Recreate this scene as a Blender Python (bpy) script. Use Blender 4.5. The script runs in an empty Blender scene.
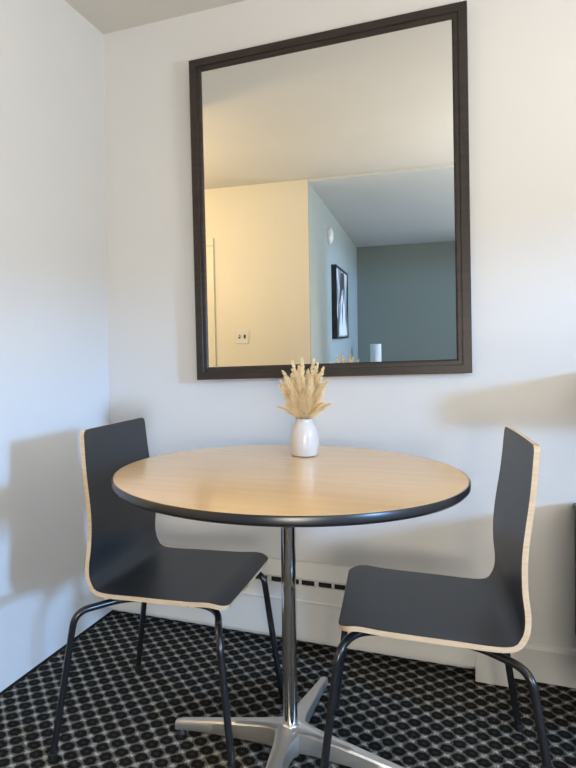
import bpy, bmesh, math, random
from mathutils import Vector, Matrix
random.seed(7)
S = bpy.context.scene
COL = S.collection

# ------------------------------------------------------------------ materials
def mat(name, col, rough=.6, metal=0., coat=0., spec=.5, coat_rough=.1):
    m = bpy.data.materials.new(name); m.use_nodes = True
    b = m.node_tree.nodes['Principled BSDF']
    b.inputs['Base Color'].default_value = (*col, 1)
    b.inputs['Roughness'].default_value = rough
    b.inputs['Metallic'].default_value = metal
    b.inputs['Coat Weight'].default_value = coat
    b.inputs['Coat Roughness'].default_value = coat_rough
    b.inputs['Specular IOR Level'].default_value = spec
    return m

def N(m, t, **kw):
    n = m.node_tree.nodes.new(t)
    for k, v in kw.items():
        if k.startswith('i_'): n.inputs[k[2:].replace('_', ' ')].default_value = v
        else: setattr(n, k, v)
    return n

def L(m, a, b): m.node_tree.links.new(a, b)
def bsdf(m): return m.node_tree.nodes['Principled BSDF']

def math_(m, op, a, b=None, c=None):
    n = N(m, 'ShaderNodeMath', operation=op)
    for i, v in enumerate((a, b, c)):
        if v is None: continue
        if isinstance(v, (int, float)): n.inputs[i].default_value = v
        else: L(m, v, n.inputs[i])
    return n.outputs[0]

def ramp(m, fac, stops):
    r = N(m, 'ShaderNodeValToRGB')
    el = r.color_ramp.elements
    while len(el) < len(stops): el.new(.5)
    for e, (p, c) in zip(el, stops): e.position = p; e.color = (*c, 1)
    L(m, fac, r.inputs[0]); return r.outputs[0]

def coords(m, kind='Object', scale=(1, 1, 1)):
    tc = N(m, 'ShaderNodeTexCoord'); mp = N(m, 'ShaderNodeMapping')
    mp.inputs['Scale'].default_value = scale
    L(m, tc.outputs[kind], mp.inputs[0]); return mp.outputs[0]

def noisy(m, c0, c1, scale=8, detail=3, stretch=(1, 1, 1), lo=.35, hi=.65):
    n = N(m, 'ShaderNodeTexNoise', i_Scale=scale, i_Detail=detail)
    L(m, coords(m, scale=stretch), n.inputs['Vector'])
    L(m, ramp(m, n.outputs['Fac'], [(lo, c0), (hi, c1)]), bsdf(m).inputs['Base Color'])
    return n

def bump(m, scale, strength, dist=.001, stretch=(1, 1, 1)):
    n = N(m, 'ShaderNodeTexNoise', i_Scale=scale, i_Detail=3)
    L(m, coords(m, scale=stretch), n.inputs['Vector'])
    b = N(m, 'ShaderNodeBump', i_Strength=strength, i_Distance=dist)
    L(m, n.outputs['Fac'], b.inputs['Height']); L(m, b.outputs[0], bsdf(m).inputs['Normal'])

def paint(name, c, rough=.55, var=.97):
    m = mat(name, c, rough, spec=.35)
    noisy(m, tuple(v*var for v in c), c, 1.5); bump(m, 120, .12); return m

M = {}
M['wall'] = paint('wall_paint', (.735, .728, .718))
M['wall_left'] = paint('wall_paint_daylight_tint', (.725, .74, .755))  # wall paint with the blue daylight partly put into its colour
M['ceil'] = paint('ceiling_paint', (.705, .685, .64), .8)
M['ceil_far'] = paint('ceiling_paint_daylight_tint', (.66, .68, .68), .8)  # ceiling paint copy, tinted to carry the far room's cool daylight
M['cream'] = paint('cream_wall_paint', (.80, .76, .66))
M['greyblue'] = paint('pale_grey_green_paint', (.37, .43, .43))
M['green'] = paint('sage_grey_paint', (.235, .265, .235))
M['trimw'] = paint('trim_paint', (.72, .71, .69), .4)
M['heater'] = paint('heater_enamel', (.74, .715, .665), .38)
M['slot'] = mat('slot_shade', (.012, .012, .012), .8)  # near-black standing in for the shade inside the heater vents
M['door'] = paint('door_paint', (.78, .73, .62), .4)

# carpet: staggered dark medallions on a grey lattice
m = M['carpet'] = mat('patterned_carpet', (.05, .05, .05), .95, spec=.12)
tc = N(m, 'ShaderNodeTexCoord'); sp = N(m, 'ShaderNodeSeparateXYZ')
wob = N(m, 'ShaderNodeTexNoise', i_Scale=110, i_Detail=2)
L(m, tc.outputs['Object'], wob.inputs['Vector'])
mixv = N(m, 'ShaderNodeVectorMath', operation='MULTIPLY_ADD')
L(m, wob.outputs['Color'], mixv.inputs[0]); mixv.inputs[1].default_value = (.012, .012, 0); L(m, tc.outputs['Object'], mixv.inputs[2])
L(m, mixv.outputs[0], sp.inputs[0])
PX, PY = .0587, .0567
def cell(ax, per, ph, half):
    t = math_(m, 'MULTIPLY_ADD', sp.outputs[ax], 1/per, -ph/per + .5 + half)
    return math_(m, 'SUBTRACT', math_(m, 'FRACT', t), .5)
def dist2(half):
    a, b = cell(0, PX, .561+.006, half), cell(1, PY, -.7615+.006, half)
    return math_(m, 'SQRT', math_(m, 'ADD', math_(m, 'MULTIPLY', a, a), math_(m, 'MULTIPLY', b, b)))
dd = math_(m, 'MINIMUM', dist2(0.), dist2(.5))          # distance to the nearest dark medallion
light = ramp(m, math_(m, 'MULTIPLY', dd, 2.),
             [(0, (.03, .03, .03)), (.14, (.05, .05, .05)), (.24, (0, 0, 0)), (.56, (0, 0, 0)), (.63, (.24, .24, .24)), (.74, (.30, .30, .30)), (.86, (1, 1, 1))])
pile = N(m, 'ShaderNodeTexNoise', i_Scale=330, i_Detail=1.5)
L(m, tc.outputs['Object'], pile.inputs['Vector'])
pl = ramp(m, pile.outputs['Fac'], [(.40, (.05, .05, .05)), (.58, (1, 1, 1))])
mul = math_(m, 'MULTIPLY', light, pl)
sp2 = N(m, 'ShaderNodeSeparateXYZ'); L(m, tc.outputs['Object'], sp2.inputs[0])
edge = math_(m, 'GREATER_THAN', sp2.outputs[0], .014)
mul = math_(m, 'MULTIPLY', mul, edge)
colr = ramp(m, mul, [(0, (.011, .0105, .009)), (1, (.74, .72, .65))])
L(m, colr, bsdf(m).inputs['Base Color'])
bm_ = N(m, 'ShaderNodeBump', i_Strength=.6, i_Distance=.003)
L(m, math_(m, 'MULTIPLY_ADD', pile.outputs['Fac'], .6, light), bm_.inputs['Height']); L(m, bm_.outputs[0], bsdf(m).inputs['Normal'])

def wood(name, a, b, rough, coat=0., stretch=(1, 12, 1), scale=6):
    m = mat(name, a, rough, coat=coat); noisy(m, a, b, scale, 5, stretch); return m
M['top'] = wood('maple_laminate', (.74, .50, .25), (.78, .535, .275), .25, .4, (1, 9, 1), 4)
M['ply'] = wood('birch_ply_edge', (.62, .46, .30), (.72, .56, .38), .5, 0, (3, 3, 60), 5)
M['laminate'] = mat('charcoal_laminate', (.020, .0225, .026), .42, spec=.55); bump(M['laminate'], 400, .04)
M['rubber'] = mat('black_edge_band', (.015, .016, .02), .28, spec=.6)
M['steel'] = mat('black_steel_tube', (.012, .013, .016), .25, spec=.6)
M['foot'] = mat('black_plastic', (.01, .01, .01), .5)
M['chrome'] = mat('chrome', (.62, .62, .63), .10, 1.)
M['alu'] = mat('cast_aluminium', (.80, .79, .77), .36, .9); bump(M['alu'], 60, .12)
m = M['espresso'] = mat('espresso_wood', (.03, .02, .017), .42); noisy(m, (.019, .0135, .011), (.032, .022, .018), 10, 4, (1, 1, 8))
M['mirror'] = mat('mirror_glass', (.90, .91, .90), .0, 1.)
m = M['vase'] = mat('white_ceramic', (.60, .585, .58), .25, coat=.3); bump(m, 90, .08)
m = M['plume'] = mat('dried_grass', (.85, .70, .46), .85, spec=.1)
noisy(m, (1., .83, .56), (1., .92, .72), 30, 3)
tl = N(m, 'ShaderNodeBsdfTranslucent'); tl.inputs[0].default_value = (1., .9, .7, 1); mx = N(m, 'ShaderNodeMixShader'); mx.inputs[0].default_value = .4
L(m, bsdf(m).outputs[0], mx.inputs[1]); L(m, tl.outputs[0], mx.inputs[2]); L(m, mx.outputs[0], m.node_tree.nodes['Material Output'].inputs['Surface'])
bsdf(m).inputs['Subsurface Weight'].default_value = .0
M['stem'] = mat('dried_stem', (.55, .40, .20), .7)
M['white_plastic'] = mat('white_plastic', (.75, .75, .74), .35)
M['dark_toggle'] = mat('dark_toggle', (.05, .04, .03), .5)
m = M['cabinet'] = mat('dark_taupe_cabinet', (.055, .048, .042), .5); noisy(m, (.05, .044, .038), (.065, .057, .05), 6, 4, (1, 1, 8))
M['shade'] = mat('white_lamp_shade', (.80, .84, .86), .7)
m = M['glassy'] = mat('window_glass', (1, 1, 1), .0)
tr, gs, mx, fz = N(m, 'ShaderNodeBsdfTransparent'), N(m, 'ShaderNodeBsdfGlossy', i_Roughness=0.), N(m, 'ShaderNodeMixShader'), N(m, 'ShaderNodeFresnel', i_IOR=1.45)
L(m, fz.outputs[0], mx.inputs[0]); L(m, tr.outputs[0], mx.inputs[1]); L(m, gs.outputs[0], mx.inputs[2]); L(m, mx.outputs[0], m.node_tree.nodes['Material Output'].inputs['Surface'])
M['black_frame'] = mat('black_picture_frame', (.012, .012, .014), .4)
# black-and-white abstract print
m = M['art'] = mat('monochrome_print', (.5, .5, .5), .5)
tc = N(m, 'ShaderNodeTexCoord')
nz = N(m, 'ShaderNodeTexNoise', i_Scale=2.2, i_Detail=4, i_Distortion=1.4)
mp = N(m, 'ShaderNodeMapping'); mp.inputs['Scale'].default_value = (1, 1.6, .8); L(m, tc.outputs['Object'], mp.inputs[0]); L(m, mp.outputs[0], nz.inputs['Vector'])
L(m, ramp(m, nz.outputs['Fac'], [(.36, (.04, .045, .05)), (.47, (.28, .30, .32)), (.56, (.62, .66, .68))]), bsdf(m).inputs['Base Color'])
M['art_white'] = mat('print_white', (.78, .82, .86), .5)
M['art_dark'] = mat('print_charcoal', (.05, .05, .055), .5)

# ------------------------------------------------------------------ mesh helpers
def link(name, bm, m, parent=None, smooth=False, loc=None):
    me = bpy.data.meshes.new(name); bmesh.ops.recalc_face_normals(bm, faces=bm.faces)
    bm.to_mesh(me); bm.free()
    for mm in (m if isinstance(m, (list, tuple)) else [m]): me.materials.append(mm)
    o = bpy.data.objects.new(name, me); COL.objects.link(o)
    if smooth:
        for f in me.polygons: f.use_smooth = True
        try: me.set_sharp_from_angle(angle=math.radians(38))
        except Exception: pass
    if parent: o.parent = parent
    if loc: o.location = loc
    return o

def tag(o, label=None, cat=None, group=None, kind=None):
    if label: o['label'] = label
    if cat: o['category'] = cat
    if group: o['group'] = group
    if kind: o['kind'] = kind
    return o

def empty(name, loc, rz, label, cat, group=None):
    o = bpy.data.objects.new(name, None); COL.objects.link(o)
    o.location = loc; o.rotation_euler = (0, 0, rz); o.empty_display_size = .1
    return tag(o, label, cat, group)

def box(bm, lo, hi, bevel=0., seg=2):
    r = bmesh.ops.create_cube(bm, size=1.)
    vs = r['verts']
    for v in vs:
        v.co = Vector([lo[i] + (v.co[i] + .5)*(hi[i]-lo[i]) for i in range(3)])
    if bevel:
        es = list({e for v in vs for e in v.link_edges})
        bmesh.ops.bevel(bm, geom=es, offset=bevel, segments=seg, profile=.5, affect='EDGES')

def lathe(bm, prof, n=48, c=(0, 0, 0)):
    rings = []
    for r, z in prof:
        if r < 1e-6: rings.append([bm.verts.new((c[0], c[1], c[2]+z))])
        else: rings.append([bm.verts.new((c[0]+r*math.cos(2*math.pi*i/n), c[1]+r*math.sin(2*math.pi*i/n), c[2]+z)) for i in range(n)])
    for a, b in zip(rings, rings[1:]):
        for i in range(n):
            j = (i+1) % n
            if len(a) == 1: bm.faces.new((a[0], b[i], b[j]))
            elif len(b) == 1: bm.faces.new((a[i], b[0], a[j]))
            else: bm.faces.new((a[i], b[i], b[j], a[j]))

def tube(bm, pts, rad, n=14, caps=True):
    pts = [Vector(p) for p in pts]; rings = []
    rad = rad if isinstance(rad, (list, tuple)) else [rad]*len(pts)
    up = None
    for i, p in enumerate(pts):
        d = (pts[min(i+1, len(pts)-1)] - pts[max(i-1, 0)]).normalized()
        if up is None: up = d.orthogonal().normalized()
        up = (up - d*up.dot(d)).normalized(); s = d.cross(up)
        rings.append([bm.verts.new(p + (up*math.cos(2*math.pi*k/n) + s*math.sin(2*math.pi*k/n))*rad[i]) for k in range(n)])
    for a, b in zip(rings, rings[1:]):
        for i in range(n): bm.faces.new((a[i], a[(i+1) % n], b[(i+1) % n], b[i]))
    if caps:
        bm.faces.new(rings[0][::-1]); bm.faces.new(rings[-1])

def fillet(pts, r, n=8):
    """polyline with rounded corners"""
    pts = [Vector(p) for p in pts]; out = [pts[0]]
    for a, b, c in zip(pts, pts[1:], pts[2:]):
        d1, d2 = (a-b), (c-b); rr = min(r, d1.length*.49, d2.length*.49)
        p, q = b + d1.normalized()*rr, b + d2.normalized()*rr
        for k in range(n+1):
            t = k/n; out.append(p*(1-t)**2 + b*2*t*(1-t) + q*t*t)
    out.append(pts[-1]); return out

def extrude_x(bm, prof, x0, x1):
    """closed (y,z) profile swept along x"""
    a = [bm.verts.new((x0, y, z)) for y, z in prof]; b = [bm.verts.new((x1, y, z)) for y, z in prof]
    n = len(prof)
    for i in range(n): bm.faces.new((a[i], a[(i+1) % n], b[(i+1) % n], b[i]))
    bm.faces.new(a); bm.faces.new(b[::-1])

def struct(name, lo, hi, m, bevel=0):
    bm = bmesh.new(); box(bm, lo, hi, bevel); return tag(link(name, bm, m), kind='structure')

# ------------------------------------------------------------------ the room shell
H = 2.33
XR, YG, YC, XS, XL = 3.6, -6.55, -2.72, .38, -2.0
LEND = -1.06
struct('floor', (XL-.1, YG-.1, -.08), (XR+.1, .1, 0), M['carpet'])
struct('ceiling', (XL-.1, YC, H), (XR+.1, .1, H+.08), M['ceil'])
struct('ceiling_far', (XS, YG-.1, H-.018), (XR+.1, YC, H+.08), M['ceil_far'])
struct('wall_back', (XL-.1, 0, 0), (XR+.1, .1, H), M['wall'])
struct('wall_left', (-.11, LEND, 0), (0, 0, H), M['wall_left'])
struct('wall_hall_end', (XL-.1, YC, 0), (XL, 0, H), M['cream'])
struct('wall_hall', (XL-.1, YC-.12, 0), (XS-.004, YC, H), M['cream'])
struct('wall_side', (XS-.12, YG, 0), (XS, YC-.001, H), M['greyblue'])
struct('wall_far', (XS-.12, YG-.1, 0), (XR+.1, YG, H), M['green'])
# right wall with two window openings
W1 = (-3.05, -.85, .15, 1.66)       # y0,y1,z0,z1
W2 = (-5.9, -3.7, .75, 2.10)
bm = bmesh.new()
ys = [YG, W2[0], W2[1], W1[0], W1[1], 0]
box(bm, (XR, ys[0], 0), (XR+.1, ys[1], H)); box(bm, (XR, ys[2], 0), (XR+.1, ys[3], H)); box(bm, (XR, ys[4], 0), (XR+.1, ys[5], H))
for w in (W1, W2):
    box(bm, (XR, w[0], 0), (XR+.1, w[1], w[2])); box(bm, (XR, w[0], w[3]), (XR+.1, w[1], H))
tag(link('wall_right', bm, M['wall']), kind='structure')
for i, w in enumerate((W1, W2)):
    bm = bmesh.new(); t = .05
    for lo, hi in (((w[0], w[2]), (w[0]+t, w[3])), ((w[1]-t, w[2]), (w[1], w[3])), ((w[0], w[2]), (w[1], w[2]+t)), ((w[0], w[3]-t), (w[1], w[3])),
                   ) + (((((w[0]+w[1])/2-.02, w[2]), ((w[0]+w[1])/2+.02, w[3])),) if i else ()):
        box(bm, (XR+.02, lo[0], lo[1]), (XR+.08, hi[0], hi[1]))
    fr = tag(link('window_%d' % (i+1), bm, M['trimw']), kind='structure')
    bm = bmesh.new(); box(bm, (XR+.045, w[0]+t, w[2]+t), (XR+.05, w[1]-t, w[3]-t))
    link('window_pane', bm, M['glassy'], fr)
# baseboards
BBP = [(-.001, 0), (-.015, 0), (-.015, .100), (-.012, .113), (-.006, .119), (-.001, .119)]
bm = bmesh.new(); extrude_x(bm, BBP, 1.482, XR); tag(link('baseboard_back', bm, M['trimw']), kind='structure')
struct('baseboard_far', (XS, YG, 0), (XR, YG+.014, .11), M['trimw'])
struct('baseboard_side', (XS, YG+.02, 0), (XS+.014, YC-.01, .11), M['trimw'])
struct('baseboard_hall', (-.41, YC, 0), (XS-.004, YC+.014, .11), M['trimw'])
# door in the hallway wall (only its casing edge shows in the mirror)
bm = bmesh.new()
box(bm, (-.49, YC, 0), (-.415, YC+.022, 1.8595), .004); box(bm, (-1.39, YC, 0), (-1.315, YC+.022, 1.8595), .004)
box(bm, (-1.39, YC, 1.86), (-.415, YC+.022, 1.925), .004)
dr = tag(link('door_1', bm, M['door']), kind='structure')
bm = bmesh.new(); box(bm, (-1.314, YC, .01), (-.491, YC+.012, 1.859), .003)
for zz in ((.15, .85), (1.0, 1.75)):
    for xx in ((-1.22, -.94), (-.86, -.58)): box(bm, (xx[0], YC+.010, zz[0]), (xx[1], YC+.018, zz[1]), .004)
link('door_leaf', bm, M['door'], dr)
bm = bmesh.new(); lathe(bm, [(0, 0), (.028, 0), (.028, .006), (.01, .012), (.01, .035), (.026, .045), (.028, .06), (.018, .072), (0, .074)], 24)
kn = link('door_handle', bm, M['chrome'], dr, True); kn.location = (-1.27, YC+.018, .95); kn.rotation_euler = (-math.pi/2, 0, 0)

# ------------------------------------------------------------------ baseboard heater
hr = empty('baseboard_heater', (0, 0, 0), 0, 'long white baseboard heater with dark vents, along the wall under the mirror', 'heater')
HX = 1.369
cover = [(-.004, .0435), (-.073, .0435), (-.073, .168), (-.0755, .171), (-.0755, .176), (-.072, .179), (-.068, .226), (-.050, .2275), (-.004, .2275)]
bm = bmesh.new(); extrude_x(bm, cover, .004, HX); link('front_cover', bm, M['heater'], hr)
bm = bmesh.new(); extrude_x(bm, [(-.004, .2275), (-.058, .2275), (-.058, .248), (-.004, .248)], .004, HX); link('vent_shade', bm, M['slot'], hr)  # solid dark strip behind the grille, coloured as shade in the openings
bm = bmesh.new(); extrude_x(bm, [(-.004, .248), (-.066, .248), (-.066, .253), (-.020, .292), (-.004, .292)], .004, HX); link('top_cover', bm, M['heater'], hr)
# one pressed strip with a row of rectangular openings
bm = bmesh.new(); xs, k = [.005], 0
while xs[-1] < HX-.07:
    xs += [xs[-1]+(.010 if k % 3 else .015), 0]; xs[-1] = xs[-2]+.045; k += 1
xs.append(HX-.001)
zs = [.2262, .2290, .2470, .2492]
gv = [[bm.verts.new((x_, -.0668, z_)) for z_ in zs] for x_ in xs]
for a in range(len(xs)-1):
    for b in range(3):
        if b != 1 or a % 2 == 0: bm.faces.new((gv[a][b], gv[a+1][b], gv[a+1][b+1], gv[a][b+1]))
link('grille', bm, M['heater'], hr)
bm = bmesh.new(); extrude_x(bm, [(-.002, 0), (-.077, 0), (-.077, .225), (-.069, .254), (-.022, .295), (-.002, .295)], HX+.0005, 1.48)
link('end_cap', bm, M['heater'], hr)

# ------------------------------------------------------------------ round table
TX, TY, TR, TZ = .9220, -.6438, .4322, .7432
tb = empty('round_table', (TX, TY, 0), 0, 'round pedestal dining table with pale maple top, black edge and chrome column', 'table')
bm = bmesh.new(); lathe(bm, [(0, TZ), (TR-.004, TZ), (TR-.003, TZ-.001), (TR-.003, TZ-.018), (0, TZ-.018)], 160); link('tabletop', bm, M['top'], tb, True)
bm = bmesh.new(); lathe(bm, [(TR-.003, TZ-.0005), (TR-.001, TZ-.001), (TR+.0005, TZ-.004), (TR, TZ-.016), (TR-.006, TZ-.0225), (TR-.012, TZ-.024), (TR-.05, TZ-.024), (TR-.05, TZ-.0185), (TR-.003, TZ-.0185)], 160)
link('edge_band', bm, M['rubber'], tb, True)
bm = bmesh.new(); box(bm, (-.17, -.02, TZ-.032), (.17, .02, TZ-.019), .003); box(bm, (-.02, -.17, TZ-.032), (.02, .17, TZ-.019), .003)
lathe(bm, [(0, TZ-.045), (.045, TZ-.045), (.055, TZ-.033), (.055, TZ-.030), (0, TZ-.030)], 32)
link('mounting_plate', bm, M['foot'], tb)
bm = bmesh.new(); lathe(bm, [(0, .095), (.0185, .095), (.0185, TZ-.045), (0, TZ-.045)], 48); link('column', bm, M['chrome'], tb, True, (.004, 0, 0))
bm = bmesh.new(); lathe(bm, [(0, .024), (.022, .024), (.027, .034), (.028, .085), (.024, .099), (.0205, .104), (.0190, .105), (0, .105)], 48); link('hub', bm, M['alu'], tb, True, (.004, 0, 0))
def arm_bm(length):
    bm = bmesh.new(); n = 20; rings = []
    for i in range(n+1):
        s = i/n; r = .012 + (length-.012)*s
        w = .0140*(1-s)**1.8 + .0115 + .012*max(0, 1-s/.2)**2
        zt = .101 - .062*s**1.15 - .002*math.sin(s*3)
        zb = .036*(1-s)**.7*.9 + .013
        if i == n: w *= .86; zt -= .003
        h = zt-zb
        sec = [(-w*.82, zb), (-w, zb+h*.25), (-w*.98, zt-.005), (-w*.72, zt-.0005), (0, zt+.001), (w*.72, zt-.0005), (w*.98, zt-.005), (w, zb+h*.25), (w*.82, zb)]
        rings.append([bm.verts.new((r, a, z)) for a, z in sec])
    for a, b in zip(rings, rings[1:]):
        for k in range(len(a)): bm.faces.new((a[k], a[(k+1) % len(a)], b[(k+1) % len(a)], b[k]))
    bm.faces.new(rings[0]); bm.faces.new(rings[-1][::-1]); return bm
for deg, ln_ in ((178.5, .325), (88.5, .365), (-1.5, .345), (-91.5, .345)):
    a = link('leg', arm_bm(ln_), M['alu'], tb, True); a.rotation_euler = (0, 0, math.radians(deg)); a.location = (.004, 0, 0)
    bm = bmesh.new(); lathe(bm, [(0, 0), (.013, 0), (.014, .004), (.009, .009), (.006, .022), (0, .022)], 20)
    g_ = link('glide', bm, M['foot'], a, True); g_.location = (ln_-.015, 0, 0)

# ------------------------------------------------------------------ chairs
KN = [(.0143, .8362), (.0243, .7312), (.0402, .613), (.0424, .5342), (.0376, .4732), (.0456, .4333), (.0744, .4116), (.1872, .4139), (.3205, .4189), (.3859, .4237), (.4273, .4152)]
WK = [(.0, .354), (.45, .4006), (1., .407)]
TH = .011
def spline(K, n=8):
    K = [Vector(k) for k in K]; P = [2*K[0]-K[1]] + K + [2*K[-1]-K[-2]]; o = []
    for i in range(1, len(P)-2):
        for q in range(n):
            s = q/n; a, b, c, d = P[i-1], P[i], P[i+1], P[i+2]
            o.append(.5*((2*b)+(c-a)*s+(2*a-5*b+4*c-d)*s*s+(3*b-a-3*c+d)*s**3))
    o.append(P[-2]); return o
def shell():
    C = spline(KN, 8); n = len(C)
    # denser ends so that the corners round off
    def dens(C, r):
        out = []
        for k in range(7): out.append(C[0].lerp(C[1], 0) if k == 0 else None)
        return out
    W = []
    for i in range(n):
        s = i/(n-1)
        W.append((WK[0][1]+(WK[1][1]-WK[0][1])*s/.45 if s < .45 else WK[1][1]+(WK[2][1]-WK[1][1])*(s-.45)/.55)/2)
    # resample by arc length with fine rows at both ends
    acc = [0]
    for a, b in zip(C, C[1:]): acc.append(acc[-1]+(b-a).length)
    T = acc[-1]
    def samp(e):
        for i in range(n-1):
            if acc[i+1] >= e-1e-9:
                t = (e-acc[i])/(acc[i+1]-acc[i]); return C[i].lerp(C[i+1], t), W[i]+(W[i+1]-W[i])*t
        return C[-1], W[-1]
    rt, rf = .016, .034
    es = [rt*(1-math.cos(k/7*math.pi/2)) for k in range(8)]
    mid = 74
    es += [rt+(T-rt-rf)*k/mid for k in range(1, mid)]
    es += [T-rf*(1-math.cos(k/9*math.pi/2)) for k in range(9, -1, -1)]
    rows = []
    for e in es:
        p, w = samp(e)
        if e < rt: w = w-rt+math.sqrt(max(0, rt*rt-(rt-e)**2))
        if T-e < rf: w = w-rf+math.sqrt(max(0, rf*rf-(rf-(T-e))**2))
        a, b = samp(max(0, e-.006))[0], samp(min(T, e+.006))[0]
        d = (b-a).normalized(); nn = Vector((d.y, -d.x))   # outward (back / underside)
        rows.append((p, w, d, nn, e))
    return rows
ROWS = shell()
def split_row():
    for i, r in enumerate(ROWS):
        if r[0].y < .430: return i
SPL = split_row()
NX = 13
def shell_part(i0, i1, which):
    """which='faces': front and rear faces; 'edge': plywood rim"""
    rows = ROWS[i0:i1+1]
    verts, faces, nors = [], [], []
    def P(r, v, off):
        p, w, d, nn, e = r
        dish = -.004*(1-v*v)*(1 if e < .42 else .4)
        q = p + nn*(off-dish)
        return (q.x, -v*w, q.y)
    vs = [math.sin((k/(NX-1)*2-1)*math.pi/2) for k in range(NX)]
    if which == 'faces':
        for off, sg in ((0, -1), (TH, 1)):
            base = len(verts)
            for r in rows:
                for v in vs:
                    verts.append(P(r, v, off)); nors.append((sg*r[3].x, 0, sg*r[3].y))
            for i in range(len(rows)-1):
                for k in range(NX-1):
                    a = base+i*NX+k; f = (a, a+1, a+NX+1, a+NX)
                    faces.append(f if sg == 1 else f[::-1])
    else:
        eps = .0006
        for side in (-1, 1):
            base = len(verts)
            for j, r in enumerate(rows):
                rr = (r[0], r[1]+eps, r[2], r[3], r[4])
                # outline normal from the width change
                a = rows[max(0, j-1)]; b = rows[min(len(rows)-1, j+1)]
                de = max(1e-6, b[4]-a[4]); dw = b[1]-a[1]
                nl = Vector((-dw, de)).normalized() if (abs(dw)+de) else Vector((0, 1))
                d = r[2]; n3 = (d.x*nl.x, -side*nl.y, d.y*nl.x)
                for off in (-.0005, TH+.0005):
                    verts.append(P(rr, side, off)); nors.append(n3)
            for i in range(len(rows)-1):
                a = base+2*i; f = (a, a+1, a+3, a+2)
                faces.append(f if side == 1 else f[::-1])
        for j, sg in ((0, -1), (len(rows)-1, 1)):
            if (j == 0 and i0 != 0) or (j != 0 and i1 != len(ROWS)-1): continue
            r = rows[j]; base = len(verts)
            for v in vs:
                for off in (-.0005, TH+.0005):
                    q = P((r[0]+r[2]*sg*eps, r[1], r[2], r[3], r[4]), v, off); verts.append(q); nors.append((sg*r[2].x, 0, sg*r[2].y))
            for k in range(NX-1):
                a = base+2*k; f = (a, a+1, a+3, a+2); faces.append(f if sg == -1 else f[::-1])
    return verts, faces, nors
def mesh_raw(name, data, m, parent):
    v, f, nrm = data
    me = bpy.data.meshes.new(name); me.from_pydata(v, [], f); me.materials.append(m); me.update()
    # orient faces along their intended normals
    bm = bmesh.new(); bm.from_mesh(me); bm.faces.ensure_lookup_table(); bm.normal_update()
    for fc in bm.faces:
        s = Vector((0, 0, 0))
        for vv in fc.verts: s += Vector(nrm[vv.index])
        if s.dot(fc.normal) < 0: fc.normal_flip()
    bm.to_mesh(me); bm.free()
    for p in me.polygons: p.use_smooth = True
    me.normals_split_custom_set_from_vertices([Vector(q).normalized() for q in nrm])
    o = bpy.data.objects.new(name, me); COL.objects.link(o); o.parent = parent; return o

RT = .009
def make_chair(loc, rz, label, oy=0.):
    c = empty('dining_chair', loc, rz, label, 'chair')
    # local: +x forward (seat front), y sideways.
    N_ = len(ROWS)-1
    bk = mesh_raw('backrest', shell_part(0, SPL, 'faces'), M['laminate'], c)
    mesh_raw('plywood_edge', shell_part(0, SPL, 'edge'), M['ply'], bk)['label'] = 'pale birch plywood edge of the backrest'
    st = mesh_raw('seat', shell_part(SPL, N_, 'faces'), M['laminate'], c)
    mesh_raw('plywood_edge', shell_part(SPL, N_, 'edge'), M['ply'], st)['label'] = 'pale birch plywood edge of the seat'
    zr = .3845
    for sd in (-1, 1):
        for fr in (0, 1):
            bm = bmesh.new()
            if fr: path = [(.25, sd*.125, zr+.002), (.385, sd*.145, zr+.004), (.424, sd*.192, zr-.010), (.470, sd*.218, .006)]
            else: path = [(.22, sd*.125, zr+.002), (.120, sd*.155, zr), (.034, sd*.205, zr-.006), (-.022, sd*.232, .006)]
            path = [(a, b+oy*(1 if i > 1 else 0), c_) for i, (a, b, c_) in enumerate(path)]   # the feet sit a little off the shell's centre line
            tube(bm, fillet(path, .05 if fr else .038, 8), RT, 16)
            lg = link('leg', bm, M['steel'], c, True)
            e = path[-1]; bm = bmesh.new(); lathe(bm, [(0, 0), (.0105, 0), (.0115, .003), (.0115, .016), (.0095, .018), (0, .018)], 20, (e[0], e[1], 0))
            link('foot_cap', bm, M['foot'], lg, True)
    for xx, zz in ((.15, zr), (.30, zr+.003)):
        bm = bmesh.new(); tube(bm, [(xx, -.145, zz), (xx, .145, zz)], .0075, 12); link('crossbar', bm, M['steel'], c, True)
        for yy in (-.08, .08):
            bm = bmesh.new(); lathe(bm, [(0, .370), (.008, .370), (.009, .374), (.009, .4055), (0, .4055)], 16, (xx, yy, 0)); link('mounting_screw', bm, M['foot'], c, True)
    return c
make_chair((.364, -.560, 0), .0285, 'charcoal plywood chair on black tubular legs at the left of the table, facing right', -.055)
make_chair((1.4751, -.5150, 0), 3.2471, 'charcoal plywood chair on black tubular legs at the right of the table, facing left', .02)

# ------------------------------------------------------------------ mirror
mr = empty('wall_mirror', (.883, -.002, .955), 0, 'large rectangular wall mirror in a stepped espresso-brown frame above the table', 'mirror')
MW, MH, FW = .953, 1.177, .046
tilt, myaw, roll = .014, .032, .008
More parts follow.
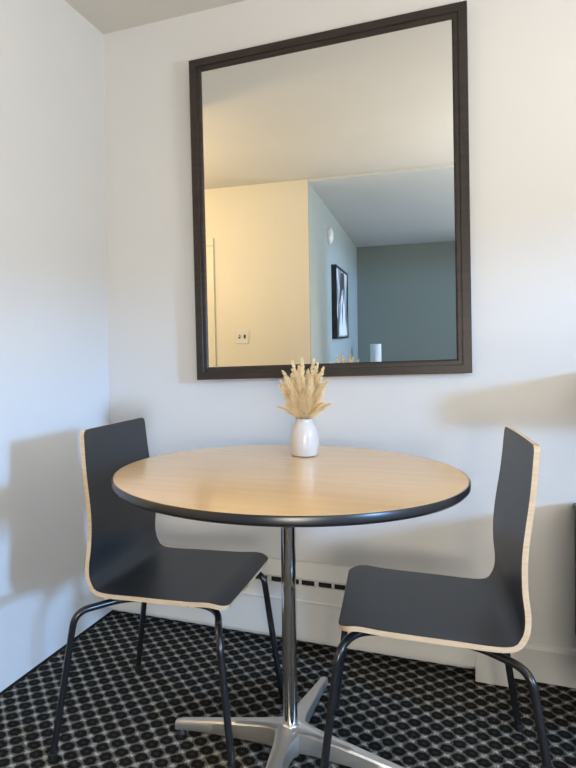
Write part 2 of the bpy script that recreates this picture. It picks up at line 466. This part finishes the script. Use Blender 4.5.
# local frame: x right, y toward room is negative, z up; origin at bottom centre on the wall
mr.rotation_euler = (tilt, -roll, 0)
Rm = Matrix.Rotation(myaw, 4, 'Z') @ Matrix.Rotation(tilt, 4, 'X') @ Matrix.Rotation(-roll, 4, 'Y')
mr.rotation_euler = Rm.to_euler(); mr.location = (.8895, -.019, .955)
SHEAR = .018   # the frame hangs very slightly out of square
def rail(bm, prof, p0, p1, inward):
    """mitred frame rail: prof = (distance inward from the outer edge, y)"""
    p0, p1, inward = Vector(p0), Vector(p1), Vector(inward)
    ax = (p1-p0).normalized(); a, b = [], []
    for dd, y in prof:
        a.append(bm.verts.new(p0 + inward*dd + ax*dd + Vector((0, y, 0)))); b.append(bm.verts.new(p1 + inward*dd - ax*dd + Vector((0, y, 0))))
    n = len(prof)
    for i in range(n): bm.faces.new((a[i], a[(i+1) % n], b[(i+1) % n], b[i]))
    bm.faces.new(a); bm.faces.new(b[::-1])
prof = [(0, .0), (0, -.016), (.002, -.018), (.026, -.018), (.028, -.016), (.028, -.013), (.040, -.013), (.046, -.0085), (.046, .0)]
x0, x1 = -MW/2, MW/2
for p0, p1, iw in (((x0, 0, 0), (x0, 0, MH), (1, 0, 0)), ((x1, 0, 0), (x1, 0, MH), (-1, 0, 0)), ((x0, 0, 0), (x1, 0, 0), (0, 0, 1)), ((x0, 0, MH), (x1, 0, MH), (0, 0, -1))):
    bm = bmesh.new(); rail(bm, prof, p0, p1, iw); link('frame_rail', bm, M['espresso'], mr)
bm = bmesh.new(); box(bm, (x0+.03, -.0075, .03), (x1-.03, -.003, MH-.03)); gl = link('mirror_glass', bm, M['mirror'], mr); gl['label'] = 'reflective mirror glass'
for ch in mr.children:
    for vv in ch.data.vertices: vv.co.z += vv.co.x*SHEAR

# ------------------------------------------------------------------ vase and dried grass
VX, VY = .912, -.415
vs_ = empty('vase', (VX, VY, TZ), 0, 'small white ceramic bottle-shaped vase on the round table', 'vase')
bm = bmesh.new()
lathe(bm, [(0, .0005), (.031, .0005), (.037, .003), (.0400, .012), (.0415, .032), (.0412, .055), (.0385, .073), (.0325, .087), (.0275, .095), (.0250, .101), (.0252, .106), (.023, .1068), (.0210, .102), (.024, .090), (.032, .075), (.036, .05), (.034, .01), (0, .008)], 56)
link('vase_body', bm, M['vase'], vs_, True)

bq = empty('dried_grass_bouquet', (VX, VY, TZ+.012), 0, 'bunch of cream dried pampas grass plumes standing in the white vase', 'dried flowers')
def plume(az, lean, length, wide, curl=.0, seed=0):
    """stem from inside the vase, feathery head with pointed florets"""
    rnd = random.Random(seed)
    d = Vector((math.cos(az), math.sin(az), 0)); pts = []
    neck = Vector((d.x*.012, d.y*.012, .088))
    n = 14
    for i in range(n+1):
        s = i/n; ang = lean*(.55+.45*s) + curl*s*s
        if i == 0: p = neck.copy()
        else: p = pts[-1] + (Vector((0, 0, 1))*math.cos(ang) + d*math.sin(ang))*(length/n)
        pts.append(p)
    sb = bmesh.new(); tube(sb, [Vector((-d.x*.004, -d.y*.004, .004))] + pts, [.0010]*(n+1)+[.0004], 6)
    bm = bmesh.new()
    k = int(260*length/.12)
    for j in range(k):
        s = .07+.93*rnd.random()**.85
        f = s*n; i = min(n-1, int(f)); p = pts[i].lerp(pts[i+1], f-i); ax = (pts[i+1]-pts[i]).normalized()
        side = ax.orthogonal().normalized(); side.rotate(Matrix.Rotation(rnd.random()*6.283, 3, ax))
        taper = min(1, (1-s)*1.45+.03)*min(1, s*3+.35)
        out = .50+.75*rnd.random(); l = wide*(.85+.95*rnd.random())*taper + .004
        dirv = (ax*(1.0) + side*out).normalized(); w = .0009+.0008*rnd.random()
        cr = dirv.cross(ax); cr = cr.normalized() if cr.length > 1e-4 else side
        q0 = p; q1 = p + dirv*l*.5 + side*l*.04; q2 = p + dirv*l
        cr2 = cr.cross(dirv).normalized()
        for c_ in (cr, cr2):
            a, b, c, e = bm.verts.new(q0), bm.verts.new(q1+c_*w), bm.verts.new(q2), bm.verts.new(q1-c_*w)
            bm.faces.new((a, b, c, e))
    o = link('plume', bm, M['plume'], bq); s_ = link('stem', sb, M['stem'], o); return o
rr = random.Random(3)
PL = [(0.1, .36, .160, .019), (.5, .18, .168, .020), (3.0, .13, .172, .020), (3.3, .34, .152, .020), (1.5, .22, .150, .020), (-1.5, .20, .150, .021),
      (-.8, .32, .130, .020), (-2.4, .34, .135, .020), (2.3, .30, .145, .020), (.9, .42, .130, .020), (-1.7, .06, .160, .020), (-.3, .62, .142, .018),
      (-2.8, .55, .122, .018), (.5, .10, .178, .016), (3.6, .48, .130, .018), (2.0, .05, .180, .017), (-1.0, .45, .105, .022), (-2.0, .40, .105, .022),
      (-1.4, .12, .115, .026), (-.6, .18, .120, .026), (-2.5, .16, .118, .026), (.0, .52, .118, .022), (3.14, .50, .112, .022), (-1.2, .28, .095, .026), (.2, .30, .132, .024), (2.9, .26, .136, .024)]
for i, a in enumerate(PL): plume(*a, curl=rr.uniform(-.05, .25), seed=i)
plume(-.12, 1.12, .088, .015, curl=.10, seed=40)
plume(-.5, .95, .085, .015, curl=.2, seed=41)
plume(3.25, 1.15, .080, .009, curl=.38, seed=42)

# ------------------------------------------------------------------ dark cabinet at the right edge
cb = empty('side_cabinet', (1.651, -.002, 0), 0, 'dark taupe low cabinet against the wall at the right edge, behind the right chair', 'cabinet')
bm = bmesh.new(); box(bm, (0, -.52, .165), (.62, -.018, .555), .006); link('cabinet_body', bm, M['cabinet'], cb)
bm = bmesh.new(); box(bm, (-.004, -.526, .555), (.626, -.016, .572), .004); link('cabinet_top', bm, M['cabinet'], cb)
for xx in (.012, .315):
    bm = bmesh.new(); box(bm, (xx, -.534, .18), (xx+.293, -.5205, .545), .003); d = link('door', bm, M['cabinet'], cb)
    bm = bmesh.new(); box(bm, (xx+(.262 if xx < .1 else .02), -.546, .34), (xx+(.272 if xx < .1 else .03), -.534, .42), .002); link('handle', bm, M['chrome'], d)
for xx in (.04, .56):
    for yy in (-.50, -.045):
        bm = bmesh.new(); lathe(bm, [(0, 0), (.009, 0), (.014, .166), (0, .166)], 16, (xx, yy, 0)); link('leg', bm, M['steel'], cb, True)

# shelf added out of view to cast the soft shadow beside the mirror
sh = empty('shadow_shelf', (1.72, -.001, .885), 0, 'added unseen wooden shelf that casts the soft shadow beside the mirror', 'shelf')
bm = bmesh.new(); box(bm, (0, -.26, .07), (.60, 0, .095), .003); link('shelf_board', bm, M['espresso'], sh)
bm = bmesh.new(); box(bm, (.0, -.26, 0), (.60, -.242, .0695), .003); link('front_rail', bm, M['espresso'], sh)
for xx in (.02, .56):
    bm = bmesh.new(); box(bm, (xx, -.241, .0), (xx+.02, 0, .0695), .003); link('bracket', bm, M['espresso'], sh)

# ------------------------------------------------------------------ things seen in the mirror
pc = empty('framed_picture', (XS+.001, -4.45, 1.43), 0, 'black framed monochrome print on the pale wall, seen in the mirror', 'picture')
bm = bmesh.new()
for lo, hi in (((-.50, -.365), (-.48, .365)), ((.48, -.365), (.50, .365)), ((-.48, -.365), (.48, -.345)), ((-.48, .345), (.48, .365))):
    box(bm, (0, lo[0], lo[1]), (.05, hi[0], hi[1]))
link('frame', bm, M['black_frame'], pc)
bm = bmesh.new(); box(bm, (.005, -.479, -.344), (.040, .479, .344)); link('print', bm, M['art'], pc)
def blob(bm, pts, x):
    bm.faces.new([bm.verts.new((x, a*1.2, b)) for a, b in pts])
bm = bmesh.new()
blob(bm, [(.20, -.33), (.12, -.10), (.05, .08), (-.06, .10), (-.16, -.05), (-.26, -.20), (-.33, -.33)], .0412)
link('print_shape', bm, M['art_white'], pc)
bm = bmesh.new()
blob(bm, [(.06, .33), (.10, .22), (.18, .08), (.22, -.02), (.10, .04), (.0, .14), (-.12, .18), (-.20, .26), (-.16, .33)], .0416)
blob(bm, [(-.02, .06), (.03, -.05), (.0, -.25), (-.06, -.08)], .0416)
blob(bm, [(.37, -.33), (.36, -.12), (.27, -.2), (.24, -.33)], .0416)
link('print_shape', bm, M['art_dark'], pc)

al = empty('door_chime', (XS+.001, -3.77, 2.045), 0, 'small white rounded door chime high on the pale wall, seen in the mirror', 'door chime')
bm = bmesh.new(); bmesh.ops.create_uvsphere(bm, u_segments=32, v_segments=20, radius=1)
for vv in bm.verts:
    c_ = vv.co; q = lambda t: math.copysign(abs(t)**.8, t)
    vv.co = Vector((max(0, q(c_.x))*.050, q(c_.y)*.062, q(c_.z)*.080))
link('chime_cover', bm, M['white_plastic'], al, True)
bm = bmesh.new(); box(bm, (.036, -.022, -.040), (.0475, .022, -.018), .001); link('grille', bm, M['trimw'], al)

sw = empty('switch_plate', (-.186, YC+.001, 1.105), 0, 'white two-gang switch plate on the warm cream wall, seen in the mirror', 'light switch')
bm = bmesh.new(); box(bm, (-.058, 0, -.057), (.058, .006, .057), .002); link('cover_plate', bm, M['white_plastic'], sw)
for xx, mt in ((-.023, M['white_plastic']), (.023, M['dark_toggle'])):
    bm = bmesh.new(); box(bm, (xx-.008, .0055, -.016), (xx+.008, .0075, .016)); t_ = link('toggle', bm, M['dark_toggle'], sw)
    bm = bmesh.new(); box(bm, (xx-.005, .007, -.004), (xx+.005, .017, .011), .001); link('lever', bm, mt, t_)

st = empty('side_table', (.68, -5.7, 0), 0, 'small dark side table under the white lamp in the far room', 'table')
bm = bmesh.new(); box(bm, (-.18, -.18, .52), (.18, .18, .545), .004); link('tabletop', bm, M['espresso'], st)
for a in (-1, 1):
    for b in (-1, 1):
        bm = bmesh.new(); tube(bm, [(a*.15, b*.15, .521), (a*.165, b*.165, 0)], [.016, .010], 12); link('leg', bm, M['espresso'], st, True)
lp = empty('table_lamp', (.68, -5.7, .545), 0, 'table lamp with white cylindrical shade against the sage wall, seen in the mirror', 'lamp')
bm = bmesh.new(); lathe(bm, [(0, 0), (.05, 0), (.05, .012), (.012, .022), (.010, .17), (0, .17)], 24); link('lamp_base', bm, M['espresso'], lp, True)
bm = bmesh.new(); lathe(bm, [(.065, .19), (.067, .19), (.067, .435), (.065, .435), (.065, .19)], 40); link('lamp_shade', bm, M['shade'], lp, True)
bm = bmesh.new()
for a in (0, 2.094, 4.189): tube(bm, [(0, 0, .165), (.063*math.cos(a), .063*math.sin(a), .165)], .002, 6)
lathe(bm, [(0, .165), (.02, .17), (.03, .20), (.02, .235), (0, .24)], 16); link('bulb', bm, M['shade'], lp, True)

# ------------------------------------------------------------------ lights
def area(name, loc, target, size, size_y, power, col, spread=180):
    l = bpy.data.lights.new(name, 'AREA'); l.shape = 'RECTANGLE'; l.size = size; l.size_y = size_y; l.energy = power; l.color = col
    l.spread = math.radians(spread)
    o = bpy.data.objects.new(name, l); COL.objects.link(o); o.location = loc
    o.rotation_euler = (Vector(target)-Vector(loc)).to_track_quat('-Z', 'Y').to_euler(); return o
area('daylight_window', (8.0, -3.80, 2.2), (0, -.40, .80), .6, .6, 560, (.28, .56, 1.0))
area('daylight_living', (XR-.02, -4.8, 1.45), (0, -3.0, 1.2), 1.8, 1.2, 58, (.88, .94, 1.0))
area('ceiling_fill', (3.15, -1.9, 1.0), (2.6, -1.8, 4), .7, .7, 68, (1.0, .975, .935), 165)  # added fill bounced off the ceiling; no fixture stands here
area('low_warm_fill', (1.85, -3.3, .85), (.7, -.1, .4), .5, .5, 19, (1.0, .90, .76), 150)  # added warm fill for the lower wall and heater, not a room lamp
def point(name, loc, r, power, col):
    l = bpy.data.lights.new(name, 'POINT'); l.energy = power; l.color = col; l.shadow_soft_size = r
    o = bpy.data.objects.new(name, l); COL.objects.link(o); o.location = loc; return o
point('hall_lamp', (-.95, -1.40, 1.85), .22, 55, (1.0, .74, .40))

w = bpy.data.worlds.new('world'); S.world = w; w.use_nodes = True
w.node_tree.nodes['Background'].inputs[0].default_value = (.75, .85, 1, 1); w.node_tree.nodes['Background'].inputs[1].default_value = .6

# ------------------------------------------------------------------ camera (solved from the room's lines)
cp, yaw, pitch, rol, f = Vector((1.3419239602607675, -2.119518183162301, 1.038081400859561)), -.3752117408567643, -.015978448257458536, -.012855352199953072, 607.0894714127882
fw = Vector((math.sin(yaw)*math.cos(pitch), math.cos(yaw)*math.cos(pitch), math.sin(pitch)))
r = Vector((math.cos(yaw), -math.sin(yaw), 0)); uu = r.cross(fw)
r2 = r*math.cos(rol)+uu*math.sin(rol); u2 = -r*math.sin(rol)+uu*math.cos(rol)
cd = bpy.data.cameras.new('camera'); cam = bpy.data.objects.new('camera', cd); COL.objects.link(cam)
mw = Matrix((r2, u2, -fw)).transposed().to_4x4(); mw.translation = cp; cam.matrix_world = mw
cd.sensor_fit = 'VERTICAL'; cd.sensor_height = 36; cd.lens = f*36/768
cd.shift_x = 62.98/768; cd.shift_y = -20.287/768
cd.clip_start = .02
S.camera = cam
S.view_settings.view_transform = 'Standard'
S.view_settings.exposure = 0
S.cycles.use_denoising = True
S.cycles.max_bounces = 10
